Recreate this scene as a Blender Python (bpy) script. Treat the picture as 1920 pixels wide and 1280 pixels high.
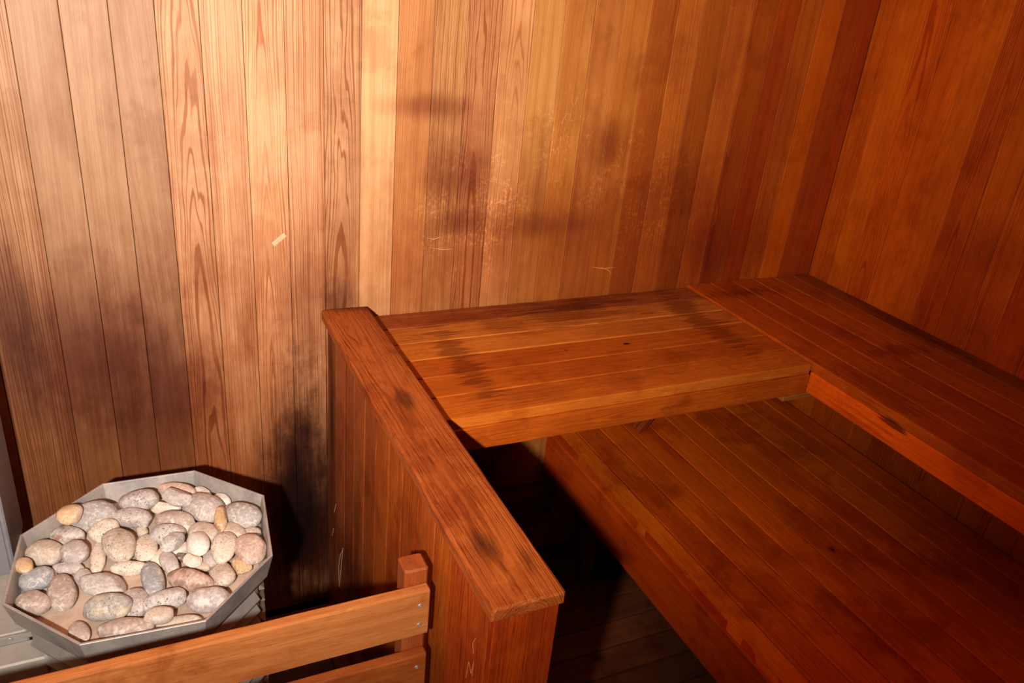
import bpy, bmesh, math, random
from mathutils import Vector, Matrix, noise

# ---------------------------------------------------------------- camera, light, exposure
sc = bpy.context.scene
C = sc.collection
for o in list(bpy.data.objects):
    bpy.data.objects.remove(o)

cam_d = bpy.data.cameras.new('camera')
cam = bpy.data.objects.new('camera', cam_d)
C.objects.link(cam)
cam_d.sensor_fit = 'HORIZONTAL'
cam_d.sensor_width = 36.0
cam_d.lens = 1491.28 / 1920 * 36.0
cam_d.clip_start = 0.02
ZF = 0.917                      # height of the upper bench above the floor
YAW, PITCH, ROLL = -0.47355539, -0.43688872, 0.10120587
cam.matrix_world = (Matrix.Translation((-2.01228628, -1.82185946, 0.82579202 + ZF)) @ Matrix.Rotation(YAW, 4, 'Z')
                    @ Matrix.Rotation(math.pi / 2 + PITCH, 4, 'X') @ Matrix.Rotation(ROLL, 4, 'Z'))
sc.camera = cam

w = bpy.data.worlds.new('world')
sc.world = w
w.use_nodes = True
w.node_tree.nodes['Background'].inputs['Color'].default_value = (0.0, 0.0, 0.0, 1)
w.node_tree.nodes['Background'].inputs['Strength'].default_value = 0.0

# the flash gun that lit the photograph, a little left of and below the lens
fl = bpy.data.lights.new('flash', 'SPOT')
fl.energy = 285.0
fl.color = (1.0, 0.94, 0.86)
fl.shadow_soft_size = 0.022
fl.spot_size = math.radians(128)
fl.spot_blend = 1.0
flo = bpy.data.objects.new('flash', fl)
C.objects.link(flo)
flo.location = (-2.22, -1.82, 0.735 + ZF)
_d = Vector((-1.80, 0.0, 0.92 + ZF)) - flo.location
flo.rotation_euler = _d.to_track_quat('-Z', 'Y').to_euler()

sc.view_settings.view_transform = 'Standard'
sc.view_settings.look = 'None'
sc.view_settings.gamma = 1.0
sc.view_settings.use_curve_mapping = False
sc.view_settings.exposure = 0.0
sc.cycles.max_bounces = 8
sc.cycles.diffuse_bounces = 5

# ---------------------------------------------------------------- helpers
def s2l(c):
    return tuple(((v / 255.0) / 12.92 if v / 255.0 <= 0.04045 else ((v / 255.0 + 0.055) / 1.055) ** 2.4) for v in c)


class MB:
    """collects boards and boxes; every vertex carries the wood colour of its board and grain coordinates"""
    def __init__(self):
        self.v, self.f, self.t, self.g = [], [], [], []

    def board(self, o, L, W, T, ln, wd, th, tint, seed, bev=0.002, segs=1, jit=0.0, flat=False, bottom_bev=False, gs=None):
        """o = corner at start, low side, FRONT face; L, W, T unit vectors (T points out of the front face)"""
        rnd = random.Random(seed)
        o, L, W, T = Vector(o), Vector(L), Vector(W), Vector(T)
        if flat:
            u0, v0, tilt = wd * rnd.uniform(0.3, 0.7), rnd.uniform(-0.030, -0.006), rnd.uniform(-0.03, 0.03)
        else:
            u0, v0, tilt = rnd.choice((-1, 1)) * rnd.uniform(0.12, 0.4), rnd.uniform(-0.05, 0.05), rnd.uniform(-0.05, 0.05)
        ut = rnd.uniform(-0.02, 0.02)
        off = rnd.uniform(0, 40)
        q_ = rnd.choice((0.25, 0.4, 0.6, 0.9, 1.3))
        if gs is None: gs = q_
        b = bev
        bb = b if bottom_bev else 0.0004
        prof = [(0, -b), (0.3 * b, -0.3 * b), (b, 0), (wd * 0.35, 0), (wd * 0.65, 0), (wd - b, 0), (wd - 0.3 * b, -0.3 * b),
                (wd, -b), (wd, -th + bb), (wd - bb, -th), (bb, -th), (0, -th + bb)]
        n = len(prof)
        base = len(self.v)
        ea = b * 0.8
        stations = [(0.0, 1), (ea, 0)] + [(ln * k / segs, 0) for k in range(1, segs)] + [(ln - ea, 0), (ln, 1)]
        for s, end in stations:
            for (u, v) in prof:
                uu, vv = u, v
                if jit:
                    q = Vector((s * 9.0 + seed * 3.1, u * 30.0, v * 30.0))
                    edge = 1.0 if min(u, wd - u) < b * 1.01 else 0.35
                    k = noise.noise(q) * jit * edge
                    k2 = noise.noise(q + Vector((7.7, 3.1, 0))) * jit * edge
                    if u < b * 1.01: uu += abs(k2)
                    elif u > wd - b * 1.01: uu -= abs(k2)
                    if v > -b * 1.01: vv -= abs(k)
                if end:
                    cu, cv = wd / 2, -th / 2
                    uu = cu + (uu - cu) * (1 - 2 * ea / wd)
                    vv = cv + (vv - cv) * (1 - 2 * ea / th)
                self.v.append(o + L * s + W * uu + T * vv)
                self.t.append((tint[0], tint[1], tint[2], gs))
                self.g.append((uu - u0 + ut * s, vv - v0 + tilt * s, s + off))
        for i in range(len(stations) - 1):
            for j in range(n):
                a, c2 = base + i * n + j, base + i * n + (j + 1) % n
                self.f.append((a, c2, c2 + n, a + n))
        last = base + (len(stations) - 1) * n
        self.f.append(tuple(base + j for j in reversed(range(n))))
        self.f.append(tuple(last + j for j in range(n)))

    def box(self, a, b, tint=(0.5, 0.5, 0.5), seed=1, bev=0.002):
        a, b = Vector(a), Vector(b)
        d = b - a
        # long axis carries the grain
        ax = max(range(3), key=lambda i: d[i])
        E = [Vector((1, 0, 0)), Vector((0, 1, 0)), Vector((0, 0, 1))]
        w_, t_ = [(ax + 1) % 3, (ax + 2) % 3]
        o = Vector(a) + E[t_] * d[t_]
        self.board(o, E[ax], E[w_], E[t_], d[ax], d[w_], d[t_], tint, seed, bev=bev, bottom_bev=True)

    def build(self, name, mat, parent=None, kind=None, smooth=False):
        me = bpy.data.meshes.new(name)
        me.from_pydata([tuple(p) for p in self.v], [], self.f)
        a = me.attributes.new('tint', 'FLOAT_COLOR', 'POINT')
        a.data.foreach_set('color', [c for t in self.t for c in t])
        a = me.attributes.new('grain', 'FLOAT_VECTOR', 'POINT')
        a.data.foreach_set('vector', [c for t in self.g for c in t])
        bm = bmesh.new(); bm.from_mesh(me)
        bmesh.ops.recalc_face_normals(bm, faces=bm.faces)
        bm.to_mesh(me); bm.free()
        me.materials.append(mat)
        if smooth:
            for p in me.polygons: p.use_smooth = True
        o = bpy.data.objects.new(name, me)
        C.objects.link(o)
        if parent: o.parent = parent
        if kind: o['kind'] = kind
        return o


def mesh_obj(name, verts, faces, mat, parent=None, smooth=False, bevel=0.0, fix=True):
    me = bpy.data.meshes.new(name)
    me.from_pydata([tuple(p) for p in verts], [], faces)
    if fix:
        bm = bmesh.new(); bm.from_mesh(me)
        bmesh.ops.recalc_face_normals(bm, faces=bm.faces)
        bm.to_mesh(me); bm.free()
    me.materials.append(mat)
    if smooth:
        for p in me.polygons: p.use_smooth = True
    o = bpy.data.objects.new(name, me)
    C.objects.link(o)
    if parent: o.parent = parent
    if bevel:
        m = o.modifiers.new('bevel', 'BEVEL'); m.width = bevel; m.segments = 2; m.limit_method = 'ANGLE'
    return o


def empty(name, label, cat, group=None, loc=(0, 0, 0)):
    o = bpy.data.objects.new(name, None)
    C.objects.link(o)
    o.empty_display_size = 0.05
    o['label'] = label; o['category'] = cat
    if group: o['group'] = group
    return o


# ---------------------------------------------------------------- materials
class NT:
    def __init__(self, name):
        self.m = bpy.data.materials.new(name); self.m.use_nodes = True
        self.t = self.m.node_tree; self.b = self.t.nodes['Principled BSDF']
    def n(self, typ, **kw):
        nd = self.t.nodes.new(typ)
        for k, v in kw.items():
            if k in nd.inputs: nd.inputs[k].default_value = v
            else: setattr(nd, k, v)
        return nd
    def l(self, a, b): self.t.links.new(a, b)
    def val(self, x, sock):
        if hasattr(x, 'is_linked') or hasattr(x, 'links'): self.l(x, sock)
        else: sock.default_value = x
    def math(self, op, a, b=None, c=None, clamp=False):
        nd = self.t.nodes.new('ShaderNodeMath'); nd.operation = op; nd.use_clamp = clamp
        self.val(a, nd.inputs[0])
        if b is not None: self.val(b, nd.inputs[1])
        if c is not None: self.val(c, nd.inputs[2])
        return nd.outputs[0]
    def vmath(self, op, a, b=None, scale=None):
        nd = self.t.nodes.new('ShaderNodeVectorMath'); nd.operation = op
        self.val(a, nd.inputs[0])
        if b is not None: self.val(b, nd.inputs[1])
        if scale is not None: self.val(scale, nd.inputs['Scale'])
        return nd.outputs['Value'] if op in ('LENGTH', 'DISTANCE', 'DOT_PRODUCT') else nd.outputs['Vector']
    def noise(self, vec, scale, detail=3.0, rough=0.55, dim='3D'):
        nd = self.t.nodes.new('ShaderNodeTexNoise'); nd.noise_dimensions = dim
        if dim == '1D': self.val(vec, nd.inputs['W'])
        else: self.val(vec, nd.inputs['Vector'])
        nd.inputs['Scale'].default_value = scale; nd.inputs['Detail'].default_value = detail
        nd.inputs['Roughness'].default_value = rough
        return nd.outputs['Fac']
    def ss(self, x, a, b, lo=0.0, hi=1.0):
        nd = self.t.nodes.new('ShaderNodeMapRange'); nd.interpolation_type = 'SMOOTHSTEP'
        self.val(x, nd.inputs['Value'])
        nd.inputs['From Min'].default_value = a; nd.inputs['From Max'].default_value = b
        nd.inputs['To Min'].default_value = lo; nd.inputs['To Max'].default_value = hi
        return nd.outputs['Result']
    def mix(self, fac, a, b, mode='MIX'):
        nd = self.t.nodes.new('ShaderNodeMix'); nd.data_type = 'RGBA'; nd.blend_type = mode
        self.val(fac, nd.inputs[0])
        for x, s in ((a, nd.inputs[6]), (b, nd.inputs[7])):
            if isinstance(x, tuple): x = (*x[:3], 1.0)
            self.val(x, s)
        return nd.outputs[2]


def wood(name, stains_shade=(), grain=1.0, blotch=0.5, rough=0.5, wear=(), spec=0.35, bump=0.5, sat_line=(0.62, 0.42, 0.26), streak=0.7, fleck=0.0, edge=(0.1, 1.1), sn=0.9):
    """stains: (centre, radii, strength, colour) in room coordinates; wear: (centre, radii, strength) of pale scuffs"""
    k = NT(name)
    ta = k.n('ShaderNodeAttribute', attribute_name='tint'); tint = ta.outputs['Color']; gs = ta.outputs['Alpha']
    g = k.n('ShaderNodeAttribute', attribute_name='grain').outputs['Vector']
    pos = k.n('ShaderNodeNewGeometry').outputs['Position']
    st = k.vmath('MULTIPLY', g, (1.0, 1.0, 0.10))
    wob = k.noise(st, 22.0, 2.0, 0.5)
    wob2 = k.noise(st, 90.0, 2.0, 0.5)
    xy = k.vmath('MULTIPLY', g, (1.0, 1.0, 0.0))
    r = k.vmath('LENGTH', xy)
    r = k.math('ADD', r, k.math('MULTIPLY', k.math('SUBTRACT', wob, 0.5), 0.018))
    r = k.math('ADD', r, k.math('MULTIPLY', k.math('SUBTRACT', wob2, 0.5), 0.0022))
    # irregular growth rings: fine bands of 1.5 to 3 mm and broad ones
    fine = k.noise(r, 380.0, 1.0, 0.4, '1D')
    broad = k.noise(r, 60.0, 1.0, 0.5, '1D')
    line = k.ss(fine, 0.51, 0.60)
    fib = k.noise(k.vmath('MULTIPLY', g, (1.0, 1.0, 0.012)), 620.0, 2.0, 0.6)
    gate = k.ss(k.noise(k.vmath('MULTIPLY', g, (1.0, 1.0, 0.3)), 11.0, 2.0), 0.30, 0.62, 0.35, 1.0)
    lm = k.math('MULTIPLY', k.math('MULTIPLY', k.math('MULTIPLY', line, gate), gs), 0.75 * grain, clamp=True)
    col = k.mix(lm, tint, sat_line, 'MULTIPLY')
    col = k.mix(k.ss(broad, 0.35, 0.68, 0.0, 0.40), col, (0.74, 0.60, 0.46), 'MULTIPLY')
    col = k.mix(k.math('MULTIPLY', k.ss(fib, 0.35, 0.72, 0.0, 0.30 * grain + 0.1), k.math('ADD', k.math('MULTIPLY', gs, 0.5), 0.5)), col, (0.66, 0.52, 0.40), 'MULTIPLY')
    # cloudy tone and old moisture blotches
    cl = k.noise(k.vmath('MULTIPLY', g, (1.0, 1.0, 0.45)), 7.5, 4.0, 0.6)
    col = k.mix(k.ss(cl, 0.40, 0.66, 0.0, blotch), col, (0.60, 0.40, 0.26), 'MULTIPLY')
    pn = k.noise(pos, 5.5, 6.0, 0.68)
    col = k.mix(k.ss(pn, 0.50, 0.63, 0.0, blotch), col, (0.62, 0.44, 0.30), 'MULTIPLY')
    pn2 = k.noise(pos, 38.0, 5.0, 0.7)
    if fleck:
        # pale worn fibres standing in the grain
        f1 = k.noise(k.vmath('MULTIPLY', g, (1.0, 1.0, 0.09)), 260.0, 4.0, 0.7)
        f2 = k.ss(k.noise(k.vmath('MULTIPLY', g, (1.0, 1.0, 0.4)), 16.0, 5.0, 0.7), 0.47, 0.60)
        ff = k.math('MULTIPLY', k.math('MULTIPLY', k.ss(f1, 0.50, 0.60), f2), fleck)
        col = k.mix(ff, col, k.mix(1.0, col, (1.3, 1.5, 1.8), 'MULTIPLY'))
        f3 = k.ss(k.noise(k.vmath('MULTIPLY', g, (1.0, 1.0, 0.05)), 340.0, 3.0, 0.65), 0.56, 0.66)
        col = k.mix(k.math('MULTIPLY', f3, min(1.0, fleck * 0.9)), col, (0.52, 0.36, 0.26), 'MULTIPLY')
    if wear:
        wm = None
        for c, rad, s_ in wear:
            d = k.vmath('LENGTH', k.vmath('DIVIDE', k.vmath('SUBTRACT', pos, tuple(c)), tuple(rad)))
            m_ = k.math('MULTIPLY', k.ss(d, 0.35, 1.0, 1.0, 0.0), s_)
            wm = m_ if wm is None else k.math('MAXIMUM', wm, m_)
        sp = k.noise(k.vmath('MULTIPLY', pos, (1.0, 1.0, 0.6)), 130.0, 6.0, 0.8)
        big = k.ss(k.noise(pos, 13.0, 5.0, 0.65), 0.44, 0.60)
        wfac = k.math('MULTIPLY', k.math('MULTIPLY', k.ss(sp, 0.48, 0.60), big), wm)
        col = k.mix(wfac, col, k.mix(1.0, col, (1.6, 2.0, 2.3), 'MULTIPLY'))
    pnS = k.noise(k.vmath('MULTIPLY', g, (1.0, 1.0, 0.22)), 30.0, 4.0, 0.7)
    pnT = k.noise(k.vmath('MULTIPLY', g, (1.0, 1.0, 0.05)), 120.0, 3.0, 0.6)
    for c, rad, s_, colr, *sh in stains_shade:
        amp = 0.35 if sh else 1.0
        d = k.vmath('LENGTH', k.vmath('DIVIDE', k.vmath('SUBTRACT', pos, tuple(c)), tuple(rad)))
        d = k.math('ADD', d, k.math('MULTIPLY', k.math('SUBTRACT', pnS, 0.5), sn * amp))
        d = k.math('ADD', d, k.math('MULTIPLY', k.math('SUBTRACT', pn, 0.5), 0.9 * amp))
        d = k.math('ADD', d, k.math('MULTIPLY', k.math('SUBTRACT', pnT, 0.5), streak * amp))
        col = k.mix(k.math('MULTIPLY', k.ss(d, edge[0], edge[1], 1.0, 0.0), s_), col, colr, 'MULTIPLY')
    k.l(col, k.b.inputs['Base Color'])
    ro = k.math('ADD', k.math('MULTIPLY', cl, 0.22), rough - 0.08)
    k.l(ro, k.b.inputs['Roughness'])
    k.b.inputs['Specular IOR Level'].default_value = spec
    h = k.math('ADD', k.math('MULTIPLY', lm, 1.0), k.math('MULTIPLY', fib, 0.35))
    h = k.math('ADD', h, k.math('MULTIPLY', pn2, 0.5))
    bp = k.n('ShaderNodeBump', Strength=bump, Distance=0.0006)
    k.l(h, bp.inputs['Height']); k.l(bp.outputs['Normal'], k.b.inputs['Normal'])
    return k.m


def metal(name, col, dust, metallic=0.5, rough=0.5, dustf=0.5, scale=9.0, bump=0.15):
    k = NT(name)
    pos = k.n('ShaderNodeNewGeometry').outputs['Position']
    a = k.noise(pos, scale, 6.0, 0.65); b = k.noise(pos, scale * 9, 4.0, 0.6)
    c = k.mix(k.ss(a, 0.35, 0.65, 0.0, dustf), col, dust)
    c = k.mix(k.ss(b, 0.42, 0.66, 0.0, 0.35), c, (0.72, 0.70, 0.68), 'MULTIPLY')
    k.l(c, k.b.inputs['Base Color'])
    k.b.inputs['Metallic'].default_value = metallic
    k.l(k.ss(a, 0.3, 0.7, rough - 0.08, rough + 0.12), k.b.inputs['Roughness'])
    bp = k.n('ShaderNodeBump', Strength=bump, Distance=0.001)
    k.l(b, bp.inputs['Height']); k.l(bp.outputs['Normal'], k.b.inputs['Normal'])
    return k.m


def stone_mat(name, speck=0.0, vein=0.0, patch=None, pat_s=0.0):
    k = NT(name)
    oc = k.n('ShaderNodeObjectInfo').outputs['Color']
    pos = k.n('ShaderNodeTexCoord').outputs['Object']
    a = k.noise(pos, 38.0, 5.0, 0.62); b = k.noise(pos, 210.0, 4.0, 0.65); c0 = k.noise(pos, 16.0, 2.0, 0.5)
    c = k.mix(k.ss(a, 0.36, 0.66, 0.0, 0.75), oc, (0.72, 0.70, 0.70), 'MULTIPLY')
    c = k.mix(k.ss(c0, 0.45, 0.68, 0.0, 0.45), c, (0.80, 0.70, 0.62))
    c = k.mix(k.ss(b, 0.40, 0.66, 0.0, 0.6), c, (0.66, 0.60, 0.56), 'MULTIPLY')
    e = k.noise(pos, 90.0, 5.0, 0.7)
    c = k.mix(k.ss(e, 0.50, 0.62, 0.0, 0.55), c, (0.86, 0.78, 0.70))
    c = k.mix(k.ss(e, 0.30, 0.42, 0.45, 0.0), c, (0.5, 0.45, 0.42), 'MULTIPLY')
    if speck:
        s = k.ss(k.noise(pos, 320.0, 3.0, 0.7), 0.58, 0.64)
        s = k.math('MULTIPLY', s, k.ss(a, 0.40, 0.55))
        c = k.mix(k.math('MULTIPLY', s, speck), c, (0.06, 0.045, 0.035))
    if vein:
        q = k.noise(pos, 26.0, 3.0, 0.5)
        v = k.math('MULTIPLY', k.ss(k.math('ABSOLUTE', k.math('SUBTRACT', k.noise(pos, 17.0, 2.0, 0.5), 0.5)), 0.0, 0.014, 1.0, 0.0), k.ss(q, 0.46, 0.56))
        c = k.mix(k.math('MULTIPLY', v, vein), c, (0.82, 0.74, 0.66))
    if patch:
        q = k.ss(k.noise(pos, 30.0, 4.0, 0.6), 0.47, 0.58)
        c = k.mix(k.math('MULTIPLY', q, pat_s), c, patch)
    k.l(c, k.b.inputs['Base Color'])
    k.b.inputs['Roughness'].default_value = 0.8
    k.b.inputs['Specular IOR Level'].default_value = 0.2
    bp = k.n('ShaderNodeBump', Strength=0.35, Distance=0.0012)
    k.l(k.math('ADD', a, k.math('MULTIPLY', b, 0.5)), bp.inputs['Height']); k.l(bp.outputs['Normal'], k.b.inputs['Normal'])
    return k.m


def plain(name, col, rough=0.6, metallic=0.0, scale=40.0, var=0.25):
    k = NT(name)
    pos = k.n('ShaderNodeNewGeometry').outputs['Position']
    a = k.noise(pos, scale, 4.0, 0.6)
    c = k.mix(k.ss(a, 0.35, 0.68, 0.0, var * 2), col, (0.6, 0.58, 0.56), 'MULTIPLY')
    k.l(c, k.b.inputs['Base Color'])
    k.b.inputs['Roughness'].default_value = rough; k.b.inputs['Metallic'].default_value = metallic
    return k.m

X, Y, Z = Vector((1, 0, 0)), Vector((0, 1, 0)), Vector((0, 0, 1))
CEIL = 2.25
BW = 0.0825

# ---------------------------------------------------------------- woods
DK = (0.28, 0.17, 0.12)
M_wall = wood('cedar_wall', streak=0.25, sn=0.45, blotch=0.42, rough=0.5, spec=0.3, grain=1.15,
    stains_shade=[((-2.13, 0, ZF - 0.06), (0.26, 1, 0.30), 0.9, (0.42, 0.22, 0.17)),
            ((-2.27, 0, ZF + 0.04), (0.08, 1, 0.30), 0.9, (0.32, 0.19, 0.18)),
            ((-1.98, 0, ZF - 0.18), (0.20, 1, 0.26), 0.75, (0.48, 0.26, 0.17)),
            ((-1.68, 0, ZF - 0.50), (0.13, 1, 0.50), 1.0, (0.12, 0.06, 0.04)),  # charred boards beside the partition, lower end also paints in the tray's shadow
            ((-1.64, 0, ZF - 0.70), (0.22, 1, 0.55), 1.0, (0.14, 0.06, 0.035)),  # charring carried down, with the heater tray's shadow painted into the wood
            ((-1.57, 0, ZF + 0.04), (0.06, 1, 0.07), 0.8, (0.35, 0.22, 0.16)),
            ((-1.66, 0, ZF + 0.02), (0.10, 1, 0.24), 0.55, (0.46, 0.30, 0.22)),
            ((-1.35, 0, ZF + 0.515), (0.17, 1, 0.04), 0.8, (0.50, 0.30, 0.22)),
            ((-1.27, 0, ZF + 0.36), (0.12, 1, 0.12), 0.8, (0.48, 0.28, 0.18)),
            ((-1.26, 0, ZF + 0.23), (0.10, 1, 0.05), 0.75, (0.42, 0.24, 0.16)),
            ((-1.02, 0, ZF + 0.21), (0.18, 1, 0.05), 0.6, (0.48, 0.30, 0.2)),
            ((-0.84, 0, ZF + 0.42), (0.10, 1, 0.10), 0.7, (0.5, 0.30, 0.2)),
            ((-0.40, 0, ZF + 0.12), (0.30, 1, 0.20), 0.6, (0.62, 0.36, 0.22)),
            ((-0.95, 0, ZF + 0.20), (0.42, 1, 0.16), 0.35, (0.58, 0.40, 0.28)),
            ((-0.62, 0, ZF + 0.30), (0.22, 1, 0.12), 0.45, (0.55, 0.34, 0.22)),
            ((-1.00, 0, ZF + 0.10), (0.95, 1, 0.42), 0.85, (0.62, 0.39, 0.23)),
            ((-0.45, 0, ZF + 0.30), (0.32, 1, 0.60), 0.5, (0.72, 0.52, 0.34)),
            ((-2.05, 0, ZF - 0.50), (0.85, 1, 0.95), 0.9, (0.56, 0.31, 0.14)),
            ((-1.20, 0, ZF - 0.62), (0.34, 1, 0.55), 1.0, (0.12, 0.05, 0.03))],  # painted shade, keeps the wall beneath the upper bench dark
    wear=[((-1.22, 0, ZF + 0.25), (0.22, 1, 0.24), 1.0), ((-0.72, 0, ZF + 0.28), (0.30, 1, 0.28), 0.8),
          ((-0.95, 0, ZF + 0.42), (0.20, 1, 0.20), 0.6)])
M_wallr = wood('cedar_wall_red', stains_shade=[((0, -0.75, ZF + 0.05), (1, 0.8, 0.28), 0.7, (0.78, 0.48, 0.3)), ((0, -0.62, ZF + 0.28), (1, 0.25, 0.10), 0.6, (0.6, 0.42, 0.3))], fleck=0.35, blotch=0.5, rough=0.65, spec=0.12, grain=0.8, sat_line=(0.60, 0.34, 0.2))
M_bench = wood('cedar_bench', fleck=0.55, streak=2.4, edge=(0.35, 0.8), blotch=0.45, rough=0.6, spec=0.15, grain=0.75, sat_line=(0.60, 0.38, 0.2),
    stains_shade=[((-1.36, -0.30, ZF), (0.06, 0.28, 1), 0.7, (0.34, 0.26, 0.2)),
            ((-0.95, -0.12, ZF), (0.20, 0.10, 1), 0.6, (0.38, 0.26, 0.2)),
            ((-0.98, -0.05, ZF), (0.45, 0.05, 1), 0.6, (0.40, 0.30, 0.24)),
            ((-0.62, -0.25, ZF), (0.08, 0.30, 1), 0.65, (0.36, 0.2, 0.12)),
            ((-1.25, -0.50, ZF), (0.14, 0.05, 1), 0.4, (0.5, 0.4, 0.3)),
            ((-0.35, -0.10, ZF), (0.20, 0.05, 1), 0.6, (0.4, 0.22, 0.14)),
            ((-0.20, -0.55, ZF), (0.16, 0.05, 1), 0.6, (0.4, 0.22, 0.14)),
            ((-0.45, -0.72, ZF), (0.07, 0.16, 1), 0.5, (0.45, 0.25, 0.15)),
            ((-0.02, -0.45, ZF), (0.08, 0.35, 1), 0.6, (0.35, 0.2, 0.12)),
            ((-0.503, -0.80, ZF - 0.03), (0.03, 0.045, 0.016), 0.9, (0.18, 0.14, 0.1)),
            ((-0.917, -0.318, ZF), (0.014, 0.008, 1), 1.0, (0.1, 0.06, 0.05), 1), ((-1.09, -0.315, ZF), (0.008, 0.006, 1), 0.9, (0.2, 0.12, 0.1), 1)])
M_low = wood('cedar_lower_bench', fleck=0.5, stains_shade=[((-0.473, -0.737, 0), (0.011, 0.016, 9), 1.0, (0.25, 0.12, 0.1), 1), ((-1.0, -0.9, 0), (0.008, 0.02, 9), 1.0, (0.25, 0.12, 0.1), 1)], blotch=0.65, rough=0.65, spec=0.12, grain=0.7, sat_line=(0.6, 0.36, 0.2))
M_cap = wood('cedar_cap', fleck=0.9, blotch=0.6, rough=0.6, spec=0.2, grain=1.1, bump=0.9, sat_line=(0.5, 0.34, 0.24),
    stains_shade=[((-1.56, -0.49, ZF + 0.03), (0.022, 0.06, 1), 0.85, (0.34, 0.28, 0.26)),
            ((-1.58, -0.95, ZF + 0.03), (0.024, 0.06, 1), 0.9, (0.24, 0.22, 0.16)),
            ((-1.53, -1.0, ZF + 0.03), (0.012, 0.04, 1), 0.7, (0.34, 0.28, 0.22)),
            ((-1.53, -0.02, ZF + 0.03), (0.09, 0.035, 1), 0.75, (0.34, 0.26, 0.26))])
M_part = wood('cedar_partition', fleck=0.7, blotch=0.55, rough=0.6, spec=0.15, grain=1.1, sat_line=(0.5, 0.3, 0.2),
    stains_shade=[((-1.61, -0.06, ZF - 0.25), (1, 0.035, 0.30), 0.9, (0.22, 0.18, 0.16)),
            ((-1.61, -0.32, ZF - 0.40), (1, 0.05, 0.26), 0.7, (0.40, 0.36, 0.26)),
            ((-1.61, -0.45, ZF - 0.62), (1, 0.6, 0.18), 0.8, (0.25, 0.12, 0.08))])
M_rail = wood('cedar_rail', fleck=0.4, blotch=0.75, rough=0.5, grain=0.7)
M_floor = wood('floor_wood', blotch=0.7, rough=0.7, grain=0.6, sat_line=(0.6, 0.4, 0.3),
    stains_shade=[((-0.95, -0.68, 0), (0.09, 0.05, 1), 0.97, (0.05, 0.05, 0.04)), ((-0.72, -0.17, 0), (0.10, 0.05, 1), 0.95, (0.05, 0.05, 0.04)),
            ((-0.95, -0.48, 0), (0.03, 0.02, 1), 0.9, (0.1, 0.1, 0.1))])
M_plain = wood('cedar_plain', blotch=0.3, rough=0.5)
M_gap = plain('dark_gap', (0.02, 0.008, 0.004), 0.9)

# ---------------------------------------------------------------- back wall: 28 boards from the right corner, one more and a cover strip
# albedo of each board, left to right (matches the boards of the photograph)
BACK = [(0.353, 0.041, 0.002), (0.345, 0.05, 0.002), (0.522, 0.094, 0.002), (0.448, 0.09, 0.005), (0.384, 0.056, 0.002), (0.379, 0.073, 0.003), (0.513, 0.124, 0.012), (0.363, 0.082, 0.006), (0.545, 0.149, 0.015), (0.399, 0.094, 0.009), (0.525, 0.168, 0.025), (0.503, 0.168, 0.034), (0.586, 0.227, 0.045), (0.585, 0.257, 0.067), (0.709, 0.337, 0.132), (0.523, 0.213, 0.082), (0.544, 0.252, 0.087), (0.586, 0.248, 0.08), (0.731, 0.412, 0.194), (0.595, 0.315, 0.152), (0.694, 0.368, 0.19), (0.759, 0.402, 0.207), (0.647, 0.343, 0.177), (0.593, 0.315, 0.163), (0.377, 0.2, 0.103), (0.384, 0.208, 0.107), (0.369, 0.201, 0.103), (0.42, 0.22, 0.11), (0.6, 0.29, 0.12), (0.6, 0.29, 0.12), (0.6, 0.29, 0.12), (0.6, 0.29, 0.12), (0.6, 0.29, 0.12), (0.6, 0.29, 0.12), (0.6, 0.29, 0.12), (0.6, 0.29, 0.12)]
BACK_W = [0.0584, 0.0772, 0.0771, 0.0808, 0.0786, 0.08, 0.083, 0.0822, 0.0798, 0.0806, 0.0813, 0.0833, 0.082, 0.0822, 0.0836, 0.0833, 0.0817, 0.0838, 0.0831, 0.0835, 0.0826, 0.0837, 0.0825, 0.0822, 0.0818, 0.0838, 0.0854, 0.121, 0.083, 0.083, 0.083, 0.083, 0.083]

def wall_boards(name, mat, origin, L, W, T, ln, total, cols, wd=BW, gap=0.0009, seed0=1, th=0.016, flats=(), gss=None, bev=0.0013):
    mb = MB()
    if not isinstance(wd, list): wd = [wd] * (int(total / wd) + 1)
    u = 0.0
    for i in range(len(wd)):
        ww = min(wd[i], total - u)
        if ww < 0.004: break
        c = cols(i) if callable(cols) else cols[i % len(cols)]
        o = Vector(origin) + Vector(W) * (u + gap / 2)
        o = o + Vector(T) * (0.0006 * ((i * 7) % 3))
        u += wd[i]
        mb.board(o, L, W, T, ln, ww - gap, th, c, seed0 + i * 13, bev=bev, flat=(i in flats), segs=6, gs=(gss[i] if gss and i < len(gss) else None))
    return mb

XL = -2.62          # left wall
YF = -2.60          # wall behind the camera
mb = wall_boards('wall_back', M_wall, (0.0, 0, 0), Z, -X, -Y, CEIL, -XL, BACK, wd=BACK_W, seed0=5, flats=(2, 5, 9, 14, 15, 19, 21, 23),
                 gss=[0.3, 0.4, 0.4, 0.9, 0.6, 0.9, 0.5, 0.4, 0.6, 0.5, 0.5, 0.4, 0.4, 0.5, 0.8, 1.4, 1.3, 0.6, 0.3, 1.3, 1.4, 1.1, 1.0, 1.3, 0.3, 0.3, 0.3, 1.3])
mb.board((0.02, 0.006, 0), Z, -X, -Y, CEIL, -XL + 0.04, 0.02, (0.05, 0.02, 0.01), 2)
WB = mb.build('wall_back', M_wall, kind='structure')

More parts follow.
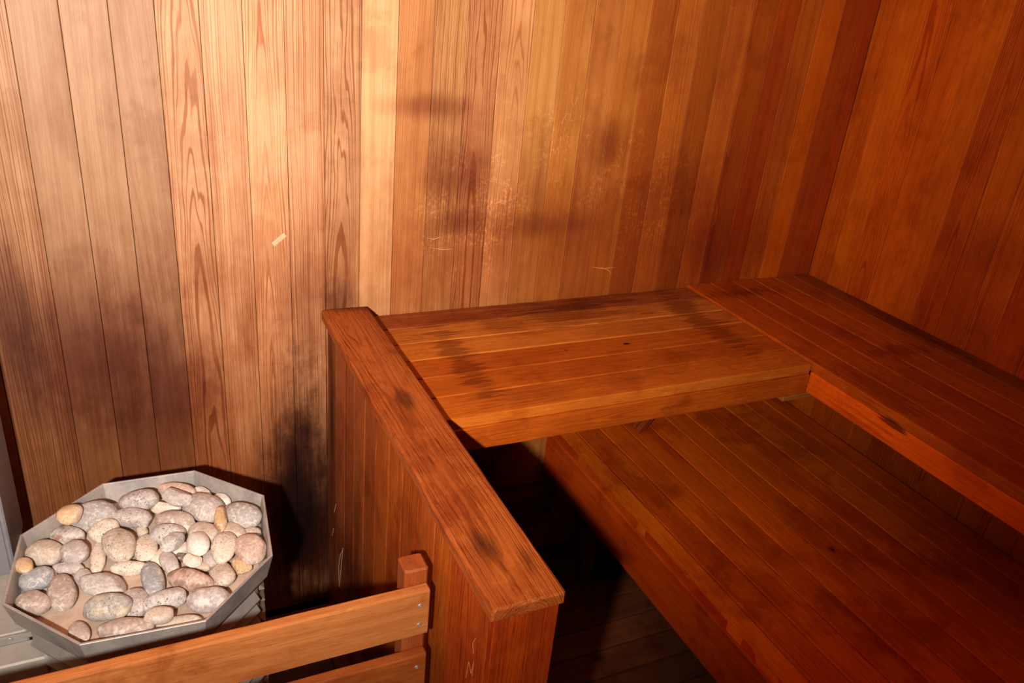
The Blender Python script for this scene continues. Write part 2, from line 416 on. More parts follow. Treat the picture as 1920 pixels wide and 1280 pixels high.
rr = random.Random(4)
def red(i):
    b = (0.50, 0.088, 0.0015)
    k = [1.0, 1.07, 1.0, 1.1, 1.02, 0.86, 0.9, 1.02][i % 8]
    return (b[0] * k, b[1] * k * (1 + 0.10 * math.sin(i * 2.1)), b[2] * k)
mb = wall_boards('wall_right', M_wallr, (0, 0.0, 0), Z, -Y, -X, CEIL, -YF, red, seed0=205, flats=(2, 5, 7, 8, 11), bev=0.0015, gap=0.0008)
mb.board((0.006, 0.02, 0), Z, -Y, -X, CEIL, -YF + 0.04, 0.02, (0.05, 0.02, 0.01), 2)
mb.build('wall_right', M_wallr, kind='structure')

def tan(i):
    k = 0.8 + 0.25 * math.sin(i * 1.7)
    return (0.50 * k, 0.23 * k, 0.08 * k)
mb = wall_boards('wall_left', M_plain, (XL, 0, 0), Z, -Y, X, CEIL, -YF, tan, seed0=405)
mb.build('wall_left', M_plain, kind='structure')
mb = wall_boards('wall_front', M_plain, (XL, YF, 0), Z, X, Y, CEIL, -XL, tan, seed0=505)
mb.build('wall_front', M_plain, kind='structure')
mb = wall_boards('ceiling', M_plain, (XL, 0, CEIL), -Y, X, -Z, -YF, -XL, tan, seed0=605)
mb.build('ceiling', M_plain, kind='structure')

def flc(i):
    k = [1.0, 0.75, 0.9, 0.8, 1.1][i % 5]
    return (0.26 * k, 0.075 * k, 0.022 * k)
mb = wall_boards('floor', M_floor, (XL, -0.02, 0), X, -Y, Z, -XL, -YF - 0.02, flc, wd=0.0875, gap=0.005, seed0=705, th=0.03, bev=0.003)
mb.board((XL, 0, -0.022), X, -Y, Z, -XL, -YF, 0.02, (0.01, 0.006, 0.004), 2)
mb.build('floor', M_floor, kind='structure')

# ---------------------------------------------------------------- upper benches
LZ0 = ZF - 0.45
FT = 0.088          # depth of the front fascia
def seat(name, mat, origin, L, W, ln, widths, cols, seed0, parent, segs=40, gap=0.0036, th=0.026, bev=0.0024, jit=0.0014):
    mb = MB(); u = 0.0
    for i, wd in enumerate(widths):
        mb.board(Vector(origin) + Vector(W) * (u + gap / 2), L, W, Z, ln, wd - gap, th, cols[i % len(cols)], seed0 + i * 11,
                 bev=bev, segs=segs, jit=jit, flat=(i % 3 == 1))
        u += wd
    return mb.build(name, mat, parent)

bb = empty('upper_bench', 'upper bench of reddish cedar planks along the back wall, between low partition and corner', 'bench')
cb = [(0.36, 0.085, 0.018), (0.58, 0.180, 0.026), (0.56, 0.158, 0.018), (0.48, 0.100, 0.007), (0.50, 0.108, 0.007), (0.54, 0.128, 0.010)]
seat('seat', M_bench, (-1.498, -0.012, ZF - 0.006), X, -Y, 0.994, [0.088, 0.088, 0.088, 0.088, 0.088, 0.092], cb, 31, bb)
mb = MB(); mb.board((-1.498, -0.547, ZF - 0.0325), X, -Z, -Y, 0.994, FT - 0.032, 0.024, (0.50, 0.098, 0.005), 77, bev=0.003, segs=30, jit=0.0012, flat=True)
mb.build('fascia', M_bench, bb)
for y0 in (-0.50, -0.06):
    mb = MB(); mb.box((-1.48, y0, ZF - 0.088), (-0.52, y0 + 0.038, ZF - 0.0335), (0.3, 0.09, 0.02), 9)
    mb.build('support_beam', M_bench, bb)
mb = MB(); mb.box((-0.478, -0.46, ZF - 0.165), (-0.03, -0.422, ZF - 0.089), (0.5, 0.16, 0.03), 12)

_a, _b = Vector((-0.674, -0.098, LZ0 + 0.022)), Vector((-0.40, -0.098, ZF - 0.095))
mb = MB(); _d = (_b - _a).normalized(); mb.board(_a - Y * 0.012, _d, Y.cross(_d), -Y, (_b - _a).length, 0.03, 0.024, (0.34, 0.06, 0.01), 21, bottom_bev=True)
mb.build('brace', M_bench, bb)
mb = MB(); mb.box((-0.478, -0.46, ZF - 0.165), (-0.03, -0.422, ZF - 0.089), (0.5, 0.16, 0.03), 12)
rb = empty('upper_bench', 'upper bench of dark red cedar planks running along the right wall from the corner', 'bench')
ledger = mb.build('support_beam', M_bench, rb)
cr = [(0.46, 0.078, 0.003), (0.45, 0.078, 0.003), (0.46, 0.080, 0.003), (0.46, 0.084, 0.003), (0.42, 0.082, 0.004), (0.28, 0.060, 0.005)]
seat('seat', M_bench, (-0.502, -0.004, ZF), -Y, X, 2.50, [0.088, 0.087, 0.084, 0.086, 0.078, 0.074], cr, 131, rb, segs=90)
mb = MB(); mb.board((-0.500, -0.54, ZF - 0.0275), -Y, -Z, -X, 1.96, FT - 0.030, 0.024, (0.84, 0.125, 0.002), 78, bev=0.003, segs=50, jit=0.001)
mb.build('fascia', M_bench, rb)

# ---------------------------------------------------------------- lower bench
LZ = ZF - 0.45
lb = empty('lower_bench', 'wide low cedar bench of dark worn planks in front of the right upper bench', 'bench')
cl_ = [(0.812, 0.1368, 0.003), (0.725, 0.1172, 0.003), (0.85, 0.1589, 0.004), (0.783, 0.1224, 0.002), (0.841, 0.138, 0.003), (0.725, 0.112, 0.002), (0.841, 0.1329, 0.002), (0.754, 0.1224, 0.002)]
seat('seat', M_low, (-0.018, -0.004, LZ), -Y, -X, 2.3, [0.0825] * 11, cl_, 231, lb, segs=90, gap=0.0035, jit=0.0018)
mb = MB(); mb.board((-0.928, -0.004, LZ), -Y, -Z, -X, 2.3, 0.142, 0.028, (0.62, 0.072, 0.001), 79, bev=0.004, segs=60, jit=0.001)
mb.build('fascia', M_low, lb)
for y0 in (-0.17, -1.2):
    mb = MB(); mb.box((-0.895, y0, LZ - 0.146), (-0.03, y0 + 0.038, LZ - 0.0275), (0.2, 0.06, 0.02), 12)
    mb.build('support_beam', M_low, lb)
for y0 in (-0.16, -1.2, -2.2):
    for x0 in (-0.86, -0.08):
        mb = MB(); mb.box((x0, y0 - 0.05, 0.001), (x0 + 0.038, y0, LZ - 0.1465), (0.22, 0.07, 0.02), int(14 - y0 * 9))
        mb.build('leg', M_low, lb)
# ledger board low on the back wall under the upper bench
mb = MB(); mb.box((-1.49, -0.062, ZF - 0.735), (-0.905, -0.024, ZF - 0.635), (0.22, 0.07, 0.03), 19)
o = mb.build('wall_cleat', M_low); o['label'] = 'dark wooden cleat on the back wall in the shade beneath the upper bench'; o['category'] = 'cleat'

# ---------------------------------------------------------------- partition
pt = empty('partition', 'low wooden partition with a broad worn cap board between heater and benches', 'partition')
mb = MB(); mb.board((-1.622, -0.018, ZF + 0.026), -Y, X, Z, 1.066, 0.117, 0.024, (0.43, 0.105, 0.017), 91, bev=0.004, segs=70, jit=0.0022, flat=True)
mb.build('cap_board', M_cap, pt)
mb = MB(); yy = -0.018
pc = [(0.32, 0.095, 0.028), (0.36, 0.095, 0.028), (0.31, 0.078, 0.020), (0.38, 0.100, 0.022), (0.33, 0.078, 0.014), (0.37, 0.082, 0.010), (0.42, 0.095, 0.009), (0.39, 0.08, 0.007), (0.42, 0.09, 0.009), (0.46, 0.10, 0.008)]
for i in range(10):
    mb.board((-1.606, yy, 0.001), Z, -Y, -X, ZF, 0.0873, 0.018, pc[i], 300 + i * 7, bev=0.0016, segs=8)
    yy -= 0.0885
mb.build('side_panel', M_part, pt)
mb = MB(); yy = -0.018
for i in range(10):
    mb.board((-1.509, yy, 0.001), Z, -Y, X, ZF, 0.0873, 0.018, pc[(i * 3) % 10], 350 + i * 7, bev=0.0016, segs=4)
    yy -= 0.0885
mb.build('side_panel', M_part, pt)
mb = MB()
mb.box((-1.584, -0.90, 0.001), (-1.531, -0.03, ZF - 0.001), (0.3, 0.1, 0.03), 4)
mb.build('core', M_part, pt)
mb = MB()
mb.board((-1.612, -0.908, 0.001), Z, -Y, -X, ZF, 0.150, 0.022, (0.40, 0.062, 0.005), 401, bev=0.003, segs=12, jit=0.001, flat=True)
mb.build('corner_trim', M_part, pt)
mb = MB(); xx = -1.612
for i, (wd, c) in enumerate([(0.058, (0.41, 0.052, 0.002)), (0.024, (0.32, 0.036, 0.002)), (0.0225, (0.39, 0.046, 0.002))]):
    mb.board((xx, -1.074, 0.001), Z, X, -Y, ZF, wd - 0.0006, 0.0158, c, 410 + i * 5, bev=0.001, segs=8)
    xx += wd
mb.build('end_panel', M_part, pt)
M_pale = plain('pale_scrape', (0.62, 0.50, 0.40), 0.8)

def ribbon(pts, wid, nrm, d):
    """thin raised ribbon along a polyline; nrm is the surface normal"""
    vs, fs = [], []
    nrm = Vector(nrm)
    for i, p in enumerate(pts):
        p = Vector(p)
        t = (Vector(pts[min(i + 1, len(pts) - 1)]) - Vector(pts[max(i - 1, 0)])).normalized()
        s = nrm.cross(t).normalized() * (wid[i] if isinstance(wid, (list, tuple)) else wid) / 2
        vs += [p + s, p - s, p + s * 0.6 + nrm * d, p - s * 0.6 + nrm * d]
    for i in range(len(pts) - 1):
        a = i * 4
        for q, r_ in ((0, 2), (2, 3), (3, 1), (1, 0)):
            fs.append((a + q, a + r_, a + r_ + 4, a + q + 4))
    fs += [(0, 1, 3, 2), (len(vs) - 4, len(vs) - 2, len(vs) - 1, len(vs) - 3)]
    return vs, fs

def marks(name, strokes, wid, nrm, mat, parent, d=0.0006):
    for pts in strokes:
        vs, fs = ribbon([Vector(p) + Vector((0, 0, ZF)) for p in pts], wid, nrm, d)
        mesh_obj(name, vs, fs, mat, parent)
nx = (-1, 0, 0)
M_scr = plain('bare_wood_scratch', (0.74, 0.36, 0.15), 0.8)
M_scr2 = plain('bare_wood_scratch_red', (0.66, 0.24, 0.07), 0.8)
marks('paint_scrape', [[(-1.6066, -0.183, -0.585), (-1.6066, -0.172, -0.63), (-1.6066, -0.160, -0.68), (-1.6066, -0.146, -0.75)],
                       [(-1.6066, -0.183, -0.59), (-1.6066, -0.155, -0.63), (-1.6066, -0.135, -0.69), (-1.6066, -0.141, -0.752)]], [0.001, 0.004, 0.003, 0.0008], nx, M_pale, pt)
marks('paint_scrape', [[(-1.6066, -0.106, -0.50), (-1.6066, -0.088, -0.54)], [(-1.6066, -0.08, -0.60), (-1.6066, -0.06, -0.64)]], 0.0018, nx, M_pale, pt)
marks('carved_letter', [[(-1.6125, -1.000, -0.193), (-1.6125, -1.006, -0.152), (-1.6125, -1.0176, -0.1656), (-1.6125, -1.0228, -0.1354), (-1.6125, -1.0218, -0.166)]], 0.0010, nx, M_scr2, pt)
marks('carved_letter', [[(-1.6125, -1.022, -0.087), (-1.6125, -1.014, -0.105), (-1.6125, -1.0184, -0.123)]], 0.0009, nx, M_scr2, pt)

ny = (0, -1, 0)
yw = -0.0016
def W_(*p): return [(x, yw, z) for x, z in p]
marks('scratch', [W_((-0.852, 0.080), (-0.811, 0.0725), (-0.772, 0.073)), W_((-0.821, 0.078), (-0.792, 0.066), (-0.780, 0.055)),
      W_((-1.341, 0.165), (-1.305, 0.158), (-1.278, 0.158)), W_((-1.350, 0.192), (-1.332, 0.187), (-1.310, 0.193))], [0.0006, 0.0016, 0.0006] , ny, M_scr, WB, 0.0004)
marks('carved_letter', [W_((-1.0016, 0.478), (-0.9895, 0.504), (-0.9771, 0.504), (-0.9786, 0.492), (-0.9937, 0.489), (-0.9684, 0.487)),
      W_((-0.972, 0.521), (-0.979, 0.537), (-0.968, 0.527), (-0.964, 0.545))], 0.0010, ny, M_scr, WB, 0.0004)
M_tape = plain('tape_remnant', (0.66, 0.42, 0.22), 0.6)
vs, fs = ribbon([(-1.727, yw, ZF + 0.194), (-1.699, yw, ZF + 0.217)], 0.011, ny, 0.0004)
mesh_obj('tape_remnant', vs, fs, M_tape, WB)

# ---------------------------------------------------------------- guard rail
gr = empty('guard_rail', 'wooden guard rail of two horizontal boards on a short post before the heater', 'guard rail')
mb = MB(); mb.box((-1.671, -0.858, 0.001), (-1.6295, -0.816, ZF - 0.083), (0.34, 0.078, 0.016), 44, bev=0.004)
mb.build('post', M_rail, gr)
mb = MB(); mb.board((-2.60, -0.859, ZF - 0.112), X, -Y, Z, 0.968, 0.020, 0.094, (0.50, 0.17, 0.045), 52, bev=0.003, segs=40, jit=0.001)
ra = mb.build('rail', M_rail, gr)
mb = MB(); mb.board((-2.60, -0.859, ZF - 0.254), X, -Y, Z, 0.968, 0.020, 0.094, (0.42, 0.112, 0.018), 58, bev=0.003, segs=40, jit=0.001)
rc = mb.build('rail', M_rail, gr)
mb = MB(); mb.box((-2.60, -0.858, 0.001), (-2.559, -0.816, ZF - 0.083), (0.4, 0.12, 0.03), 47, bev=0.004)
mb.build('post', M_rail, gr)
M_screw = plain('screw_steel', (0.55, 0.50, 0.45), 0.45, 0.7, 300.0)
def disc(name, c, n, r, h, mat, parent, dimple=True):
    c, n = Vector(c), Vector(n)
    a = n.orthogonal().normalized(); b = n.cross(a)
    vs, fs = [], []
    rings = [(r, 0), (r, h * 0.6), (r * 0.8, h), (r * 0.35, h), (r * 0.25, h * 0.3)]
    N = 16
    for rr_, hh in rings:
        for i in range(N):
            t = 2 * math.pi * i / N
            vs.append(c + a * math.cos(t) * rr_ + b * math.sin(t) * rr_ + n * hh)
    for k in range(len(rings) - 1):
        for i in range(N):
            fs.append((k * N + i, k * N + (i + 1) % N, (k + 1) * N + (i + 1) % N, (k + 1) * N + i))
    fs.append(tuple((len(rings) - 1) * N + i for i in range(N)))
    fs.append(tuple(reversed(range(N))))
    return mesh_obj(name, vs, fs, mat, parent, smooth=False)
for zz, par in ((-0.141, ra), (-0.183, ra), (-0.281, rc), (-0.325, rc)):
    disc('screw', (-1.650, -0.8789, ZF + zz), (0, -1, 0), 0.0042, 0.0016, M_screw, par)

# ---------------------------------------------------------------- heater
TZ = ZF - 0.25
OCT = [Vector(p) for p in ((-2.133, -.21, TZ), (-1.949, -.215, TZ), (-1.821, -.352, TZ), (-1.836, -.55, TZ),
                           (-1.972, -.685, TZ), (-2.167, -.673, TZ), (-2.29, -.531, TZ), (-2.276, -.343, TZ))]
OC = sum(OCT, Vector()) / 8
def octs(off, z):
    """octagon inset by off"""
    out = []
    for p in OCT:
        d = p - OC
        q = OC + d * (1 - off / 0.228); out.append(Vector((q.x, q.y, z)))
    return out
M_tray = metal('tray_galvanised', (0.40, 0.37, 0.35), (0.58, 0.50, 0.44), 0.35, 0.5, 0.8, 14.0)
M_dust = plain('stone_dust', (0.68, 0.50, 0.38), 0.9, 0.0, 22.0, 0.35)
M_body = metal('heater_steel', (0.42, 0.40, 0.37), (0.52, 0.47, 0.42), 0.45, 0.42, 0.5, 6.0)
M_box = metal('box_enamel', (0.46, 0.41, 0.35), (0.52, 0.46, 0.38), 0.05, 0.5, 0.5, 8.0)
M_ctl = metal('panel_grey', (0.23, 0.22, 0.24), (0.28, 0.26, 0.27), 0.1, 0.5, 0.5, 8.0)
M_blk = plain('black_inside', (0.015, 0.013, 0.012), 0.8)

ht = empty('sauna_heater', 'octagonal grey metal sauna heater with stone tray behind the guard rail', 'heater')
# tray: folded sheet, rim 50 mm high, slightly flared
def loops_mesh(loops, close=True, cap_last=True, cap_first=False):
    vs, fs = [], []
    n = len(loops[0])
    for lp in loops: vs += lp
    for k in range(len(loops) - 1):
        for i in range(n):
            fs.append((k * n + i, k * n + (i + 1) % n, (k + 1) * n + (i + 1) % n, (k + 1) * n + i))
    if cap_last: fs.append(tuple((len(loops) - 1) * n + i for i in range(n)))
    if cap_first: fs.append(tuple(reversed(range(n))))
    return vs, fs
lp = [octs(0.012, TZ - 0.055), octs(-0.0005, TZ - 0.001), octs(0.0005, TZ), octs(0.0035, TZ), octs(0.0045, TZ - 0.001), octs(0.012, TZ - 0.046)]
vs, fs = loops_mesh(lp, cap_first=True)
tr = mesh_obj('stone_tray', vs, fs, M_tray, ht)
# bed of dust and stone chips
vs, fs = [], []
N = 40
bedz = TZ - 0.0455
def in_oct(x, y, off):
    P = octs(off, 0)
    for i in range(8):
        a, b = P[i], P[(i + 1) % 8]
        if (b.x - a.x) * (y - a.y) - (b.y - a.y) * (x - a.x) > 0: return False
    return True
grid = {}
for i in range(N + 1):
    for j in range(N + 1):
        x = -2.30 + 0.49 * i / N; y = -0.70 + 0.50 * j / N
        if in_oct(x, y, 0.014):
            grid[(i, j)] = len(vs)
            vs.append(Vector((x, y, bedz + 0.0016 + 0.0016 * noise.noise(Vector((x * 40, y * 40, 0))))))
for (i, j) in list(grid):
    if all(k in grid for k in ((i + 1, j), (i + 1, j + 1), (i, j + 1))):
        fs.append((grid[(i, j)], grid[(i + 1, j)], grid[(i + 1, j + 1)], grid[(i, j + 1)]))
# give it thickness down to the tray bottom
db = mesh_obj('dust_bed', vs, fs, M_dust, ht, smooth=True)
db['label'] = 'pinkish beige layer of stone dust'
# body: octagonal shell
bo = [octs(0.030, TZ - 0.0555), octs(0.030, 0.075)]
vs, fs = loops_mesh(bo, cap_first=True)
mesh_obj('body', vs, fs, M_body, ht, bevel=0.003)
# louvres on the slanting faces and the right face
def louvres(i0, name):
    A, B = octs(0.0295, 0)[i0], octs(0.0295, 0)[(i0 + 1) % 8]
    t = (B - A).normalized(); nrm = Vector((-t.y, t.x, 0))
    if nrm.dot(A - OC) < 0: nrm = -nrm
    L = (B - A).length
    vs, fs = [], []
    z = TZ - 0.085
    while z > 0.12:
        p = A + t * 0.012; q = B - t * 0.012
        base = len(vs)
        for e in (p, q):
            for (dn, dz) in ((0.0, 0.0), (0.012, -0.016), (0.012, -0.0185), (0.0, -0.0185)):
                vs.append(Vector((e.x, e.y, z)) + nrm * dn + Z * dz)
        fs += [(base, base + 1, base + 5, base + 4), (base + 1, base + 2, base + 6, base + 5), (base + 2, base + 3, base + 7, base + 6),
               (base + 3, base, base + 4, base + 7), (base, base + 3, base + 2, base + 1), (base + 4, base + 5, base + 6, base + 7)]
        z -= 0.030
    return mesh_obj(name, vs, fs, M_body, ht)
for i0 in (3, 5, 2): louvres(i0, 'louvre_panel')
vs, fs = loops_mesh([octs(0.06, 0.0745), octs(0.06, 0.0315)], cap_first=True)
mesh_obj('plinth', vs, fs, M_blk, ht)

# hearth slab with rounded corners
M_slab = plain('hearth_brown', (0.10, 0.045, 0.020), 0.75, 0.0, 14.0, 0.5)
def rrect(x0, y0, x1, y1, r, z, n=7):
    out = []
    for cx, cy, a0 in ((x1 - r, y1 - r, 0), (x0 + r, y1 - r, 90), (x0 + r, y0 + r, 180), (x1 - r, y0 + r, 270)):
        for k in range(n):
            a = math.radians(a0 + 90 * k / (n - 1)); out.append(Vector((cx + r * math.cos(a), cy + r * math.sin(a), z)))
    return out
vs, fs = loops_mesh([rrect(-2.50, -0.80, -1.652, -0.075, 0.05, 0.001), rrect(-2.50, -0.80, -1.652, -0.075, 0.05, 0.024),
                     rrect(-2.494, -0.794, -1.658, -0.081, 0.045, 0.030)], cap_first=True)
o = mesh_obj('hearth_slab', vs, fs, M_slab)
o['label'] = 'dark brown hearth slab on the floor beneath the heater'; o['category'] = 'hearth'

# beige box left of the heater
jb = empty('junction_box', 'beige metal box low down at the left side of the heater', 'box')
bz = ZF - 0.35
mb = MB(); mb.box((-2.50, -0.498, 0.031), (-2.268, -0.20, bz), (0.5, 0.5, 0.5), 3, bev=0.003)
mb.build('body', M_box, jb)
mb = MB(); mb.box((-2.50, -0.5045, bz - 0.013), (-2.24, -0.4985, bz - 0.001), (0.5, 0.5, 0.5), 3, bev=0.001)
mb.build('hinge_strip', M_body, jb)
disc('rivet', (-2.296, -0.505, bz - 0.007), (0, -1, 0), 0.0045, 0.002, M_body, jb)
mb = MB(); mb.box((-2.50, -0.56, 0.031), (-2.235, -0.505, bz - 0.016), (0.5, 0.5, 0.5), 3, bev=0.004)
mb.build('cover', M_box, jb)
# tall grey control box
cbx = empty('control_box', 'tall plain grey metal panel box at the left edge against the wall', 'box')
mb = MB(); mb.box((-2.56, -0.330, bz + 0.0005), (-2.297, -0.17, ZF + 0.16), (0.5, 0.5, 0.5), 3, bev=0.003)
mb.build('body', M_ctl, cbx)
mb = MB(); mb.box((-2.55, -0.334, bz + 0.01), (-2.305, -0.3305, ZF + 0.15), (0.5, 0.5, 0.5), 3, bev=0.001)
mb.build('front_cover', M_ctl, cbx)

